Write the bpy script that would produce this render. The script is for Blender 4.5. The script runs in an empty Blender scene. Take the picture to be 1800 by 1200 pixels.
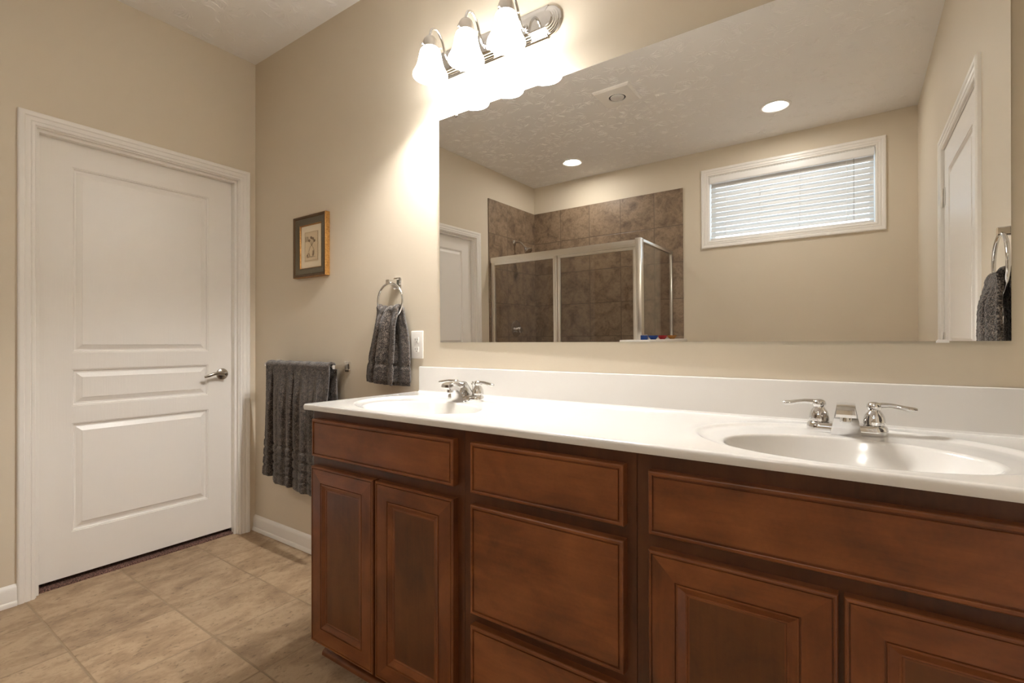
import bpy, bmesh, math, random
from mathutils import Vector, Matrix, noise
sc = bpy.context.scene
PI = math.pi

# ------------------------------------------------------------------ camera
cam = bpy.data.cameras.new('camera'); camo = bpy.data.objects.new('camera', cam)
sc.collection.objects.link(camo)
RX = Vector((0.82318406, 0.56777289, -0.00139609)); UP = Vector((0.00297932, -0.00186067, 0.99999383))
FW = Vector((-0.56776679, 0.82318314, 0.00322325)); CO = Vector((2.8968, -1.5190, 1.0992))
camo.matrix_world = Matrix(((RX.x, UP.x, -FW.x, CO.x), (RX.y, UP.y, -FW.y, CO.y), (RX.z, UP.z, -FW.z, CO.z), (0, 0, 0, 1)))
cam.sensor_width = 36; cam.lens = 858.03 / 1800 * 36; cam.clip_start = .02
sc.camera = camo

# ------------------------------------------------------------------ exposure, sky, lights
sc.view_settings.view_transform = 'Standard'; sc.view_settings.look = 'None'
sc.view_settings.gamma = 1; sc.view_settings.use_curve_mapping = False
sc.view_settings.exposure = 1.52
sc.cycles.diffuse_bounces = 7; sc.cycles.glossy_bounces = 6; sc.cycles.transmission_bounces = 8
sc.cycles.max_bounces = 14; sc.cycles.transparent_max_bounces = 12
sc.cycles.blur_glossy = 0.6; sc.cycles.sample_clamp_indirect = 6
BULB_W = 9.5; CAN_W = 2.0; SHADE_E = 7.6; SKY_E = .9; PORTAL_W = 2.0

W = bpy.data.worlds.new('sky'); sc.world = W; W.use_nodes = True
wn = W.node_tree.nodes; wl = W.node_tree.links
bg = wn['Background']; bg.inputs['Color'].default_value = (.70, .85, 1, 1); bg.inputs['Strength'].default_value = SKY_E

RW, RD, RH = 3.2706, 3.0704, 2.7528       # room width (x), depth (-y), height
C = sc.collection

def lamp(name, kind, loc, watts, col=(1, .92, .82), rot=(0, 0, 0), parent=None, **k):
    l = bpy.data.lights.new(name, kind); l.energy = watts; l.color = col
    for a, b in k.items(): setattr(l, a, b)
    o = bpy.data.objects.new(name, l); C.objects.link(o); o.location = loc; o.rotation_euler = rot
    if parent:
        o.parent = parent; o.location = Vector(loc) - parent.location
    return o
# daylight that reaches the room through the window (the sky outside the pane)
lamp('window_daylight', 'AREA', (2.434, -RD - .16, 2.23), PORTAL_W, (.66, .83, 1), (-PI / 2, 0, PI), shape='RECTANGLE', size=1.18, size_y=.56)

# ------------------------------------------------------------------ materials
def srgb(r, g, b):
    f = lambda c: c / 12.92 if c <= .04045 else ((c + .055) / 1.055) ** 2.4
    return (f(r / 255), f(g / 255), f(b / 255), 1)

class NT:
    def __init__(s, name):
        s.m = bpy.data.materials.new(name); s.m.use_nodes = True
        s.t = s.m.node_tree; s.b = s.t.nodes['Principled BSDF']; s.out = s.t.nodes['Material Output']
    def n(s, typ, **k):
        x = s.t.nodes.new(typ)
        for a, b in k.items(): setattr(x, a, b)
        return x
    def l(s, a, b): s.t.links.new(a, b)
    def set(s, **k):
        for a, b in k.items(): s.b.inputs[a.replace('_', ' ')].default_value = b
        return s
    def math(s, op, a, b=None, c=None):
        x = s.n('ShaderNodeMath', operation=op)
        for i, v in enumerate((a, b, c)):
            if v is None: continue
            if isinstance(v, (int, float)): x.inputs[i].default_value = v
            else: s.l(v, x.inputs[i])
        return x.outputs[0]
    def coord(s, scale=(1, 1, 1), loc=(0, 0, 0)):
        tc = s.n('ShaderNodeTexCoord'); mp = s.n('ShaderNodeMapping')
        mp.inputs['Scale'].default_value = scale; mp.inputs['Location'].default_value = loc
        s.l(tc.outputs['Object'], mp.inputs[0]); return mp.outputs[0]
    def noise(s, vec, scale, detail=4, rough=.55, dist=0):
        x = s.n('ShaderNodeTexNoise'); x.inputs['Scale'].default_value = scale; x.inputs['Detail'].default_value = detail
        x.inputs['Roughness'].default_value = rough; x.inputs['Distortion'].default_value = dist
        if vec is not None: s.l(vec, x.inputs['Vector'])
        return x.outputs['Fac']
    def ramp(s, fac, *stops):
        x = s.n('ShaderNodeValToRGB'); e = x.color_ramp.elements
        while len(e) < len(stops): e.new(.5)
        for i, (p, c) in enumerate(stops): e[i].position = p; e[i].color = c
        s.l(fac, x.inputs[0]); return x.outputs[0]
    def mix(s, fac, a, b, mode='MIX'):
        x = s.n('ShaderNodeMix', data_type='RGBA', blend_type=mode)
        for i, v in ((0, fac), (6, a), (7, b)):
            if isinstance(v, (int, float)): x.inputs[i].default_value = v
            elif isinstance(v, tuple): x.inputs[i].default_value = v
            else: s.l(v, x.inputs[i])
        return x.outputs[2]
    def bump(s, h, strength, dist):
        x = s.n('ShaderNodeBump'); x.inputs['Strength'].default_value = strength; x.inputs['Distance'].default_value = dist
        s.l(h, x.inputs['Height']); s.l(x.outputs[0], s.b.inputs['Normal']); return x

def plain(name, col, rough=.5, metal=0, **k):
    t = NT(name); t.set(Base_Color=col, Roughness=rough, Metallic=metal, **k); return t.m

def m_paint():
    t = NT('beige wall paint'); v = t.coord()
    t.l(t.mix(t.noise(v, 1.3, 3), srgb(212, 200, 180), srgb(217, 206, 187)), t.b.inputs['Base Color'])
    t.set(Roughness=.62); t.b.inputs['Specular IOR Level'].default_value = .3
    t.bump(t.noise(v, 160, 3), .12, .0015); return t.m

def m_ceiling():
    t = NT('stomp brush ceiling'); v = t.coord()
    t.set(Base_Color=srgb(236, 233, 229), Roughness=.6); t.b.inputs['Specular IOR Level'].default_value = .4
    t.bump(t.noise(v, 45, 3), .15, .002); return t.m

def m_trim(): return plain('white semi gloss trim', srgb(238, 234, 228), .32)

def m_door():
    t = NT('white embossed woodgrain door'); v = t.coord((60, 60, 2.2))
    w = t.noise(v, 3.0, 5, .6, .4)
    t.set(Base_Color=srgb(238, 234, 228), Roughness=.34); t.bump(w, .22, .0016); return t.m

def m_floor():
    t = NT('beige slate look floor tile')
    tc = t.n('ShaderNodeTexCoord'); P = tc.outputs['Object']
    s = t.n('ShaderNodeSeparateXYZ'); t.l(P, s.inputs[0])
    T = .335
    u = t.math('DIVIDE', t.math('SUBTRACT', s.outputs[0], .265), T); w = t.math('DIVIDE', t.math('ADD', s.outputs[1], .31), T)
    def edge(a):
        f = t.math('FRACT', a); return t.math('MINIMUM', f, t.math('SUBTRACT', 1, f))
    e = t.math('MINIMUM', edge(u), edge(w))
    grout = t.n('ShaderNodeMapRange'); grout.inputs[1].default_value = .006; grout.inputs[2].default_value = .013
    t.l(e, grout.inputs[0])
    cid = t.n('ShaderNodeCombineXYZ'); t.l(t.math('FLOOR', u), cid.inputs[0]); t.l(t.math('FLOOR', w), cid.inputs[1])
    wn_ = t.n('ShaderNodeTexWhiteNoise'); t.l(cid.outputs[0], wn_.inputs['Vector'])
    off = t.n('ShaderNodeVectorMath', operation='SCALE'); t.l(wn_.outputs['Color'], off.inputs[0]); off.inputs['Scale'].default_value = 9
    st = t.n('ShaderNodeMapping'); st.inputs['Scale'].default_value = (1.7, .95, 1); t.l(P, st.inputs[0])
    ad = t.n('ShaderNodeVectorMath', operation='ADD'); t.l(st.outputs[0], ad.inputs[0]); t.l(off.outputs[0], ad.inputs[1])
    big = t.noise(ad.outputs[0], 5.0, 10, .72, .35); fine = t.noise(ad.outputs[0], 34, 6, .75, .3)
    c1 = t.ramp(big, (.33, srgb(136, 112, 88)), (.46, srgb(160, 135, 107)), (.57, srgb(178, 154, 125)), (.70, srgb(162, 138, 110)))
    c2 = t.ramp(fine, (.35, (.45, .42, .39, 1)), (.44, (1, 1, 1, 1)))
    col = t.mix(.8, c1, t.mix(1.0, c1, c2, 'MULTIPLY'))
    tone = t.math('ADD', t.math('MULTIPLY', wn_.outputs['Value'], .14), .93)
    hs = t.n('ShaderNodeHueSaturation'); t.l(tone, hs.inputs['Value']); t.l(col, hs.inputs['Color'])
    col = t.mix(grout.outputs[0], srgb(150, 128, 101), hs.outputs[0])
    t.l(col, t.b.inputs['Base Color']); t.set(Roughness=.5); t.b.inputs['Specular IOR Level'].default_value = .35
    h = t.math('ADD', t.math('MULTIPLY', grout.outputs[0], 1.2), t.math('ADD', t.math('MULTIPLY', big, .7), t.math('MULTIPLY', fine, .35)))
    t.bump(h, .55, .004); return t.m

def m_walltile():
    t = NT('brown stone look shower tile')
    tc = t.n('ShaderNodeTexCoord'); P = tc.outputs['Object']; s = t.n('ShaderNodeSeparateXYZ'); t.l(P, s.inputs[0])
    T = .337
    u = t.math('DIVIDE', t.math('ADD', s.outputs[0], 0.0), T)
    w2 = t.math('DIVIDE', t.math('ADD', s.outputs[1], RD - .187), T)
    h_ = t.math('DIVIDE', t.math('SUBTRACT', s.outputs[2], 1.118), T)
    g = t.n('ShaderNodeNewGeometry'); gn = t.n('ShaderNodeSeparateXYZ'); t.l(g.outputs['True Normal'], gn.inputs[0])
    isx = t.math('GREATER_THAN', t.math('ABSOLUTE', gn.outputs[0]), .5)
    uu = t.math('ADD', t.math('MULTIPLY', w2, isx), t.math('MULTIPLY', u, t.math('SUBTRACT', 1, isx)))
    def edge(a):
        f = t.math('FRACT', a); return t.math('MINIMUM', f, t.math('SUBTRACT', 1, f))
    e = t.math('MINIMUM', edge(uu), edge(h_))
    gr = t.n('ShaderNodeMapRange'); gr.inputs[1].default_value = .006; gr.inputs[2].default_value = .013; t.l(e, gr.inputs[0])
    cid = t.n('ShaderNodeCombineXYZ'); t.l(t.math('FLOOR', uu), cid.inputs[0]); t.l(t.math('FLOOR', h_), cid.inputs[1]); t.l(isx, cid.inputs[2])
    wn_ = t.n('ShaderNodeTexWhiteNoise'); t.l(cid.outputs[0], wn_.inputs['Vector'])
    off = t.n('ShaderNodeVectorMath', operation='SCALE'); t.l(wn_.outputs['Color'], off.inputs[0]); off.inputs['Scale'].default_value = 9
    ad = t.n('ShaderNodeVectorMath', operation='ADD'); t.l(P, ad.inputs[0]); t.l(off.outputs[0], ad.inputs[1])
    big = t.noise(ad.outputs[0], 8, 9, .70, .6); fine = t.noise(ad.outputs[0], 46, 5, .72, .4)
    c1 = t.ramp(big, (.32, srgb(92, 74, 58)), (.46, srgb(128, 107, 86)), (.58, srgb(148, 127, 104)), (.72, srgb(120, 99, 79)))
    c2 = t.ramp(fine, (.34, (.5, .46, .43, 1)), (.52, (1, 1, 1, 1)))
    col = t.mix(.6, c1, t.mix(1.0, c1, c2, 'MULTIPLY'))
    col = t.mix(gr.outputs[0], srgb(104, 87, 71), col)
    t.l(col, t.b.inputs['Base Color']); t.set(Roughness=.42)
    t.bump(t.math('ADD', gr.outputs[0], t.math('MULTIPLY', big, .5)), .4, .003); return t.m

def m_wood(name, vert, cs=None):
    t = NT(name)
    oi = t.n('ShaderNodeObjectInfo'); tc = t.n('ShaderNodeTexCoord')
    of = t.n('ShaderNodeVectorMath', operation='SCALE'); of.inputs['Scale'].default_value = 7
    cb = t.n('ShaderNodeCombineXYZ'); t.l(oi.outputs['Random'], cb.inputs[0]); t.l(oi.outputs['Random'], cb.inputs[2]); t.l(cb.outputs[0], of.inputs[0])
    ad = t.n('ShaderNodeVectorMath', operation='ADD'); t.l(tc.outputs['Object'], ad.inputs[0]); t.l(of.outputs[0], ad.inputs[1])
    def stretch(s):
        mp = t.n('ShaderNodeMapping'); mp.inputs['Scale'].default_value = s; t.l(ad.outputs[0], mp.inputs[0]); return mp.outputs[0]
    g = (30, 30, 2.2) if vert else (2.2, 30, 30)
    b = (6, 6, 3.6) if vert else (3.6, 6, 6)
    grain = t.noise(stretch(g), 2.2, 6, .6, .8); blotch = t.noise(stretch(b), 1.6, 3, .55, .5); spot = t.noise(stretch((1, 1, 1)), 130, 2, .5)
    mixf = t.math('ADD', t.math('MULTIPLY', grain, .22), t.math('ADD', t.math('MULTIPLY', blotch, .68), t.math('MULTIPLY', spot, .10)))
    if 'darker' in name: cs = (srgb(60, 32, 15), srgb(86, 47, 22), srgb(104, 60, 30))
    elif 'veneer' in name: cs = (srgb(66, 37, 16), srgb(94, 54, 24), srgb(112, 68, 33))
    elif vert: cs = (srgb(76, 41, 19), srgb(112, 62, 29), srgb(134, 79, 40))
    else: cs = (srgb(78, 42, 19), srgb(119, 67, 32), srgb(143, 86, 45))
    col = t.ramp(mixf, (.28, cs[0]), (.49, cs[1]), (.70, cs[2]))
    t.l(col, t.b.inputs['Base Color']); t.set(Roughness=.36); t.b.inputs['Specular IOR Level'].default_value = .42
    t.b.inputs['Coat Weight'].default_value = .15; t.b.inputs['Coat Roughness'].default_value = .25
    t.bump(t.math('ADD', grain, t.math('MULTIPLY', spot, .3)), .06, .0006); return t.m

def m_terry():
    t = NT('charcoal terry cotton'); v = t.coord()
    n1 = t.noise(v, 300, 2, .6); n2 = t.noise(v, 55, 3, .6)
    f = t.math('ADD', t.math('MULTIPLY', n1, .7), t.math('MULTIPLY', n2, .3))
    t.l(t.ramp(f, (.40, srgb(26, 22, 20)), (.51, srgb(70, 61, 55)), (.62, srgb(128, 115, 104))), t.b.inputs['Base Color'])
    t.set(Roughness=.95); t.b.inputs['Sheen Weight'].default_value = .35; t.b.inputs['Sheen Roughness'].default_value = .5
    t.b.inputs['Specular IOR Level'].default_value = .1
    t.bump(f, .9, .006); return t.m

def m_glass(name, tint):
    t = NT(name); t.t.nodes.remove(t.b)
    tr = t.n('ShaderNodeBsdfTransparent'); tr.inputs[0].default_value = tint
    gl = t.n('ShaderNodeBsdfGlossy'); gl.inputs['Roughness'].default_value = .01
    ge = t.n('ShaderNodeNewGeometry'); dt = t.n('ShaderNodeVectorMath', operation='DOT_PRODUCT')
    t.l(ge.outputs['Incoming'], dt.inputs[0]); t.l(ge.outputs['Normal'], dt.inputs[1])
    fr = t.math('ADD', .035, t.math('MULTIPLY', .965, t.math('POWER', t.math('SUBTRACT', 1, t.math('ABSOLUTE', dt.outputs['Value'])), 5)))
    mx = t.n('ShaderNodeMixShader'); t.l(fr, mx.inputs[0]); t.l(tr.outputs[0], mx.inputs[1]); t.l(gl.outputs[0], mx.inputs[2])
    t.l(mx.outputs[0], t.out.inputs[0]); return t.m

def m_emit(name, col, e):
    t = NT(name); t.set(Base_Color=(.9, .9, .88, 1), Roughness=.3)
    t.b.inputs['Emission Color'].default_value = col; t.b.inputs['Emission Strength'].default_value = e; return t.m

def m_slat():
    t = NT('white blind slat'); t.t.nodes.remove(t.b)
    d = t.n('ShaderNodeBsdfDiffuse'); d.inputs[0].default_value = srgb(226, 223, 219)
    r = t.n('ShaderNodeBsdfTranslucent'); r.inputs[0].default_value = srgb(235, 232, 228)
    mx = t.n('ShaderNodeMixShader'); mx.inputs[0].default_value = .06
    t.l(d.outputs[0], mx.inputs[1]); t.l(r.outputs[0], mx.inputs[2]); t.l(mx.outputs[0], t.out.inputs[0]); return t.m

def m_gold():
    t = NT('antique gold leaf'); v = t.coord()
    t.l(t.ramp(t.noise(v, 120, 4), (.30, srgb(140, 96, 46)), (.7, srgb(190, 140, 74))), t.b.inputs['Base Color'])
    t.set(Roughness=.42, Metallic=.55); t.bump(t.noise(v, 260, 2), .3, .001); return t.m

def m_carpet():
    t = NT('dark brown carpet'); v = t.coord()
    t.l(t.ramp(t.noise(v, 260, 3, .7), (.40, srgb(30, 20, 18)), (.62, srgb(168, 126, 112))), t.b.inputs['Base Color'])
    t.set(Roughness=1); t.bump(t.noise(v, 220, 2), 1, .01); return t.m

M = dict(paint=m_paint(), ceiling=m_ceiling(), trim=m_trim(), door=m_door(), floor=m_floor(), walltile=m_walltile(),
         wood_h=m_wood('stained maple, level grain', False), wood_v=m_wood('stained maple, upright grain', True), terry=m_terry(),
         wood_p=m_wood('stained maple veneer panel', True), wood_f=m_wood('stained maple, darker face frame', True), dark=plain('dark recess', (.006, .005, .004, 1), .8), marble=plain('white cultured marble', srgb(222, 219, 214), .16, Coat_Weight=.4, Coat_Roughness=.06),
         chrome=plain('polished chrome', (.72, .71, .70, 1), .05, 1), nickel=plain('satin nickel', (.46, .42, .37, 1), .24, 1),
         capnickel=plain('brushed nickel cap', (.62, .58, .53, 1), .35, 1), alu=plain('bright anodised frame', (.80, .77, .72, 1), .28, 1),
         silver=plain('mirror silver', (.93, .935, .93, 1), .0, 1), mirredge=plain('mirror glass edge', srgb(120, 130, 122), .2),
         glass=m_glass('grey shower glass', (.90, .89, .875, 1)), pane=m_glass('clear window glass', (.95, .96, .96, 1)),
         shade=m_emit('glowing frosted glass', (1, .985, .96, 1), SHADE_E), canlens=m_emit('glowing lamp lens', (1, .95, .88, 1), 14),
         bulb=m_emit('glowing bulb', (1, .9, .78, 1), 8), plastic=plain('white plastic', srgb(238, 234, 228), .3), vinyl=plain('white vinyl', srgb(235, 233, 230), .4),
         slat=m_slat(), gold=m_gold(), bronze=plain('dark bronze bead', srgb(92, 68, 40), .4, .4), olive=plain('grey green lacquer', srgb(98, 88, 66), .4), cream=plain('cream mat board', srgb(236, 224, 200), .8),
         print=plain('aged print paper', srgb(222, 204, 172), .85), ink=plain('sepia ink', srgb(104, 74, 50), .9), wash=plain('tan ink wash', srgb(188, 160, 122), .9),
         carpet=m_carpet(), bulbglass=plain('silvered bulb glass', (.90, .89, .87, 1), .14, .35), black=plain('black opening shade', (.01, .01, .01, 1), .5), brass=plain('satin silver hinge', (.86, .83, .78, 1), .38, .7),
         bluegl=plain('blue candle glass', srgb(34, 74, 150), .1, Transmission_Weight=.35), redgl=plain('red candle glass', srgb(160, 14, 24), .1, Transmission_Weight=.35),
         ambergl=plain('amber candle glass', srgb(176, 116, 36), .1, Transmission_Weight=.35), wax=plain('candle wax', srgb(225, 215, 200), .6))

# ------------------------------------------------------------------ mesh helpers
class MB:
    def __init__(s): s.b = bmesh.new()
    def box(s, x0, x1, y0, y1, z0, z1, bev=0, seg=2, mi=0):
        g = bmesh.ops.create_cube(s.b, size=1)
        for v in g['verts']: v.co = Vector(((x0 + x1) / 2 + v.co.x * (x1 - x0), (y0 + y1) / 2 + v.co.y * (y1 - y0), (z0 + z1) / 2 + v.co.z * (z1 - z0)))
        fs = set(f for v in g['verts'] for f in v.link_faces)
        for f in fs: f.material_index = mi
        if bev:
            es = list(set(e for v in g['verts'] for e in v.link_edges))
            r = bmesh.ops.bevel(s.b, geom=es, offset=bev, segments=seg, affect='EDGES', profile=.5)
            for f in r['faces']: f.material_index = mi
        return s
    def rings(s, rows, closed=True, cap0=False, cap1=False, mi=0):
        vs = [[s.b.verts.new(p) for p in r] for r in rows]
        n = len(vs[0])
        for a, b in zip(vs, vs[1:]):
            for i in range(n if closed else n - 1):
                j = (i + 1) % n
                try:
                    f = s.b.faces.new((a[i], a[j], b[j], b[i])); f.material_index = mi
                except ValueError: pass
        if cap0: s.b.faces.new(vs[0]).material_index = mi
        if cap1: s.b.faces.new(list(reversed(vs[-1]))).material_index = mi
        return s
    def lathe(s, prof, at=(0, 0, 0), axis='z', n=40, cap=True, mi=0, sx=1, sy=1):
        at = Vector(at); rows = []
        for r, h in prof:
            row = []
            for k in range(n):
                a = 2 * PI * k / n; c, d = r * math.cos(a) * sx, r * math.sin(a) * sy
                row.append(at + (Vector((c, d, h)) if axis == 'z' else Vector((c, h, d)) if axis == 'y' else Vector((h, c, d))))
            rows.append(row)
        return s.rings(rows, True, cap and prof[0][0] > 1e-6, cap and prof[-1][0] > 1e-6, mi)
    def tube(s, pts, rad, n=12, closed=False, cap=True, flat=1.0, mi=0):
        pts = [Vector(p) for p in pts]; N = len(pts); rows = []; prev = None
        for i, p in enumerate(pts):
            if closed: t = pts[(i + 1) % N] - pts[i - 1]
            else: t = pts[min(i + 1, N - 1)] - pts[max(i - 1, 0)]
            t.normalize()
            if prev is None:
                ref = Vector((0, 0, 1)) if abs(t.z) < .9 else Vector((0, 1, 0)); u = t.cross(ref).normalized()
            else:
                u = (prev - t * prev.dot(t)).normalized()
            prev = u; w = u.cross(t)
            r = rad[i] if isinstance(rad, (list, tuple)) else rad
            ru, rw = (r if isinstance(r, tuple) else (r, r * flat))
            rows.append([p + u * ru * math.cos(2 * PI * k / n) + w * rw * math.sin(2 * PI * k / n) for k in range(n)])
        if closed: rows.append(rows[0])
        return s.rings(rows, True, cap and not closed, cap and not closed, mi)
    def prism(s, poly, z0, z1, axis='z', mi=0):
        f = {'z': lambda a, b, h: Vector((a, b, h)), 'y': lambda a, b, h: Vector((a, h, b)), 'x': lambda a, b, h: Vector((h, a, b))}[axis]
        return s.rings([[f(a, b, z0) for a, b in poly], [f(a, b, z1) for a, b in poly]], True, True, True, mi)
    def sweep(s, path, prof, nrm, closed=False, mats=None, cap=True):
        path = [Vector(p) for p in path]; nrm = Vector(nrm); N = len(path); rows = []
        segs = [(path[(i + 1) % N] - path[i]).normalized() for i in range(N if closed else N - 1)]
        sd = [t.cross(nrm) for t in segs]
        for i in range(N):
            if closed: a, b = sd[i - 1], sd[i]
            else: a, b = sd[max(i - 1, 0)], sd[min(i, N - 2)]
            m = (a + b) / (1 + a.dot(b))
            rows.append([path[i] + m * u + nrm * v for u, v in prof])
        if closed: rows.append(rows[0])
        for i in range(len(rows) - 1):
            s.rings([rows[i], rows[i + 1]], False, False, False, mats[i % len(mats)] if mats else 0)
        if cap and not closed and len(prof) > 2:
            s.b.faces.new([s.b.verts.new(p) for p in rows[0]]); s.b.faces.new([s.b.verts.new(p) for p in reversed(rows[-1])])
        return s
    def quad(s, a, b, c, d, mi=0):
        s.b.faces.new([s.b.verts.new(Vector(p)) for p in (a, b, c, d)]).material_index = mi; return s
    def holes(s, xs, zs, hole, y, mi=0):   # a flat sheet in xz with rectangular holes
        for i in range(len(xs) - 1):
            for k in range(len(zs) - 1):
                if not hole(i, k): s.quad((xs[i], y, zs[k]), (xs[i + 1], y, zs[k]), (xs[i + 1], y, zs[k + 1]), (xs[i], y, zs[k + 1]), mi)
        return s
    def build(s, name, mats, parent=None, smooth=32, local=False, weld=True, recalc=True):
        if weld: bmesh.ops.remove_doubles(s.b, verts=s.b.verts, dist=1e-5)
        if recalc: bmesh.ops.recalc_face_normals(s.b, faces=s.b.faces)
        me = bpy.data.meshes.new(name)
        if not isinstance(mats, (list, tuple)): mats = [mats]
        for m in mats: me.materials.append(M[m])
        org = Vector((0, 0, 0))
        if not local:
            if parent is not None:
                p = parent
                while p is not None: org += p.location; p = p.parent
            else:
                cs = [v.co for v in s.b.verts]
                org = Vector(((min(c.x for c in cs) + max(c.x for c in cs)) / 2, (min(c.y for c in cs) + max(c.y for c in cs)) / 2, min(c.z for c in cs)))
            for v in s.b.verts: v.co -= org
        for f in s.b.faces: f.smooth = True
        s.b.to_mesh(me); s.b.free(); me.set_sharp_from_angle(angle=math.radians(smooth))
        o = bpy.data.objects.new(name, me); C.objects.link(o)
        if parent is not None: o.parent = parent
        elif not local: o.location = org
        return o

def tag(o, label, cat, group=None, kind=None):
    o['label'] = label; o['category'] = cat
    if group: o['group'] = group
    if kind: o['kind'] = kind
    return o
def thing(name, label, cat, loc=(0, 0, 0), rotz=0, group=None, kind=None):
    o = bpy.data.objects.new(name, None); o.empty_display_size = .05; C.objects.link(o)
    o.location = loc; o.rotation_euler = (0, 0, rotz); return tag(o, label, cat, group, kind)
def struct(o, label, cat): return tag(o, label, cat, None, 'structure')
def world_box(name, mat, label, cat, *b):
    mb = MB()
    for q in b: mb.box(*q)
    o = mb.build(name, mat, weld=False)
    return struct(o, label, cat)
def origin0(o):      # keep texture space at the world origin for tiled surfaces
    for v in o.data.vertices: v.co += o.location
    o.location = (0, 0, 0)
def copy_tree(o, loc, rotz, label):
    r = o.copy(); C.objects.link(r); r.location = loc; r.rotation_euler = (0, 0, rotz); r['label'] = label
    for ch in list(o.children):
        c = ch.copy(); C.objects.link(c); c.parent = r
        for g in list(ch.children):
            d = g.copy(); C.objects.link(d); d.parent = c
    return r

# ------------------------------------------------------------------ room shell
TH = .12
origin0(world_box('floor', 'floor', 'beige slate look tile floor of the bathroom', 'floor', (-.035, RW, -RD, 0, -.10, 0)))
ce = world_box('ceiling', 'ceiling', 'white brush textured ceiling over the whole bathroom', 'ceiling', (-TH, RW + TH, -RD - TH, TH, RH, RH + .1)); origin0(ce)
def stomp_texture(o):          # raised brush strokes of the textured plaster, fanned out in clusters, part of the ceiling mesh
    rnd = random.Random(5); vs = [v.co.copy() for v in o.data.vertices]; fs = [tuple(p.vertices) for p in o.data.polygons]
    step = .125; nx, ny = int(RW / step), int(RD / step)
    for ix in range(nx + 1):
        for iy in range(ny + 1):
            cx, cy = (ix + rnd.uniform(.1, .9)) * step, -(iy + rnd.uniform(.1, .9)) * step
            a0 = rnd.uniform(0, 2 * PI); spread = rnd.uniform(1.2, 2.6)
            for k in range(rnd.randint(10, 16)):
                a = a0 + rnd.uniform(-spread, spread); r0 = rnd.uniform(.006, .03); r1 = r0 + rnd.uniform(.03, .075); bend = rnd.uniform(-.35, .35)
                w, h = rnd.uniform(.0013, .0023), rnd.uniform(.0010, .0019); b = len(vs); ok = True; pts = []
                for q in range(4):
                    r = r0 + (r1 - r0) * q / 3; aa = a + bend * (q / 3) ** 2
                    pts.append((cx + r * math.cos(aa), cy + r * math.sin(aa), aa))
                if any(not (.01 < x < RW - .01 and -RD + .01 < y < -.01) for x, y, _ in pts): continue
                for q, (x, y, aa) in enumerate(pts):
                    e = .25 if q in (0, 3) else 1; sx, sy = -math.sin(aa) * w * (.6 + .4 * e), math.cos(aa) * w * (.6 + .4 * e)
                    vs += [Vector((x + sx, y + sy, RH + .0002)), Vector((x, y, RH - h * e)), Vector((x - sx, y - sy, RH + .0002))]
                for q in range(3):
                    c = b + 3 * q; fs += [(c, c + 1, c + 4, c + 3), (c + 1, c + 2, c + 5, c + 4)]
    me = bpy.data.meshes.new('ceiling'); me.from_pydata(vs, [], fs); me.materials.append(M['ceiling'])
    for p in me.polygons: p.use_smooth = False
    o.data = me
stomp_texture(ce)
D1 = dict(y=-.5223, w=.8596, h=2.0435); D2 = dict(y=-1.660, w=.7925, h=2.0435); D3 = dict(y=-1.3565, w=.880, h=2.0435)
def wall_along_y(name, x0, x1, doors, label):
    mb = MB(); ys = [-RD - TH]
    for d in sorted(doors, key=lambda d: d['y']):
        a, b = d['y'] - d['w'] / 2 - .004, d['y'] + d['w'] / 2 + .004
        mb.box(x0, x1, ys[-1], a, 0, RH); mb.box(x0, x1, a, b, d['h'] + .004, RH); ys.append(b)
    mb.box(x0, x1, ys[-1], TH, 0, RH)
    return struct(mb.build(name, 'paint', weld=False), label, 'wall')
wall_along_y('wall_west', -TH, 0, [D1, D2], 'beige painted wall holding the white panel door by the corner')
wall_along_y('wall_east', RW, RW + TH, [D3], 'beige painted wall with the hinged door, seen in the mirror')
world_box('wall_north', 'paint', 'beige painted wall behind the mirror and vanity top', 'wall', (0, RW, 0, TH, 0, RH))
WX0, WX1, WZ0, WZ1 = 1.832, 3.036, 1.940, 2.526
mb = MB(); y0, y1 = -RD - TH, -RD
mb.box(0, WX0, y0, y1, 0, RH).box(WX1, RW, y0, y1, 0, RH).box(WX0, WX1, y0, y1, 0, WZ0).box(WX0, WX1, y0, y1, WZ1, RH)
struct(mb.build('wall_south', 'paint', weld=False), 'beige painted wall around the window, seen in the mirror', 'wall')
# added box blocking sky light behind the first door, backing behind the other two
mb = MB(); mb.box(-1.2, -1.1, -1.3, .2, 0, 2.3).box(-1.1, -TH, -1.4, -1.3, 0, 2.3).box(-1.1, -TH, .2, .3, 0, 2.3).box(-1.1, -TH, -1.3, .2, 2.3, 2.4)
struct(mb.build('wall_light_block', 'paint', weld=False), 'added beige walls blocking sky light beyond the corner door', 'wall')
world_box('wall_closet', 'paint', 'beige wall closing the space behind the side doors', 'wall',
          (-.25, -.20, -2.3, -1.1, 0, 2.3), (RW + .20, RW + .25, -2.0, -.7, 0, 2.3), (-.20, -TH, -2.3, -2.2, 0, 2.3),(RW + TH, RW + .2, -2.0, -1.9, 0, 2.3),(RW + TH, RW + .2, -.8, -.7, 0, 2.3))
ca = MB().box(-1.098, -.036, -1.298, .198, -.02, .009, .004).build('carpet', 'carpet')
tag(ca, 'dark brown carpet showing in the gap under the corner door', 'carpet', None, 'stuff')

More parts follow.
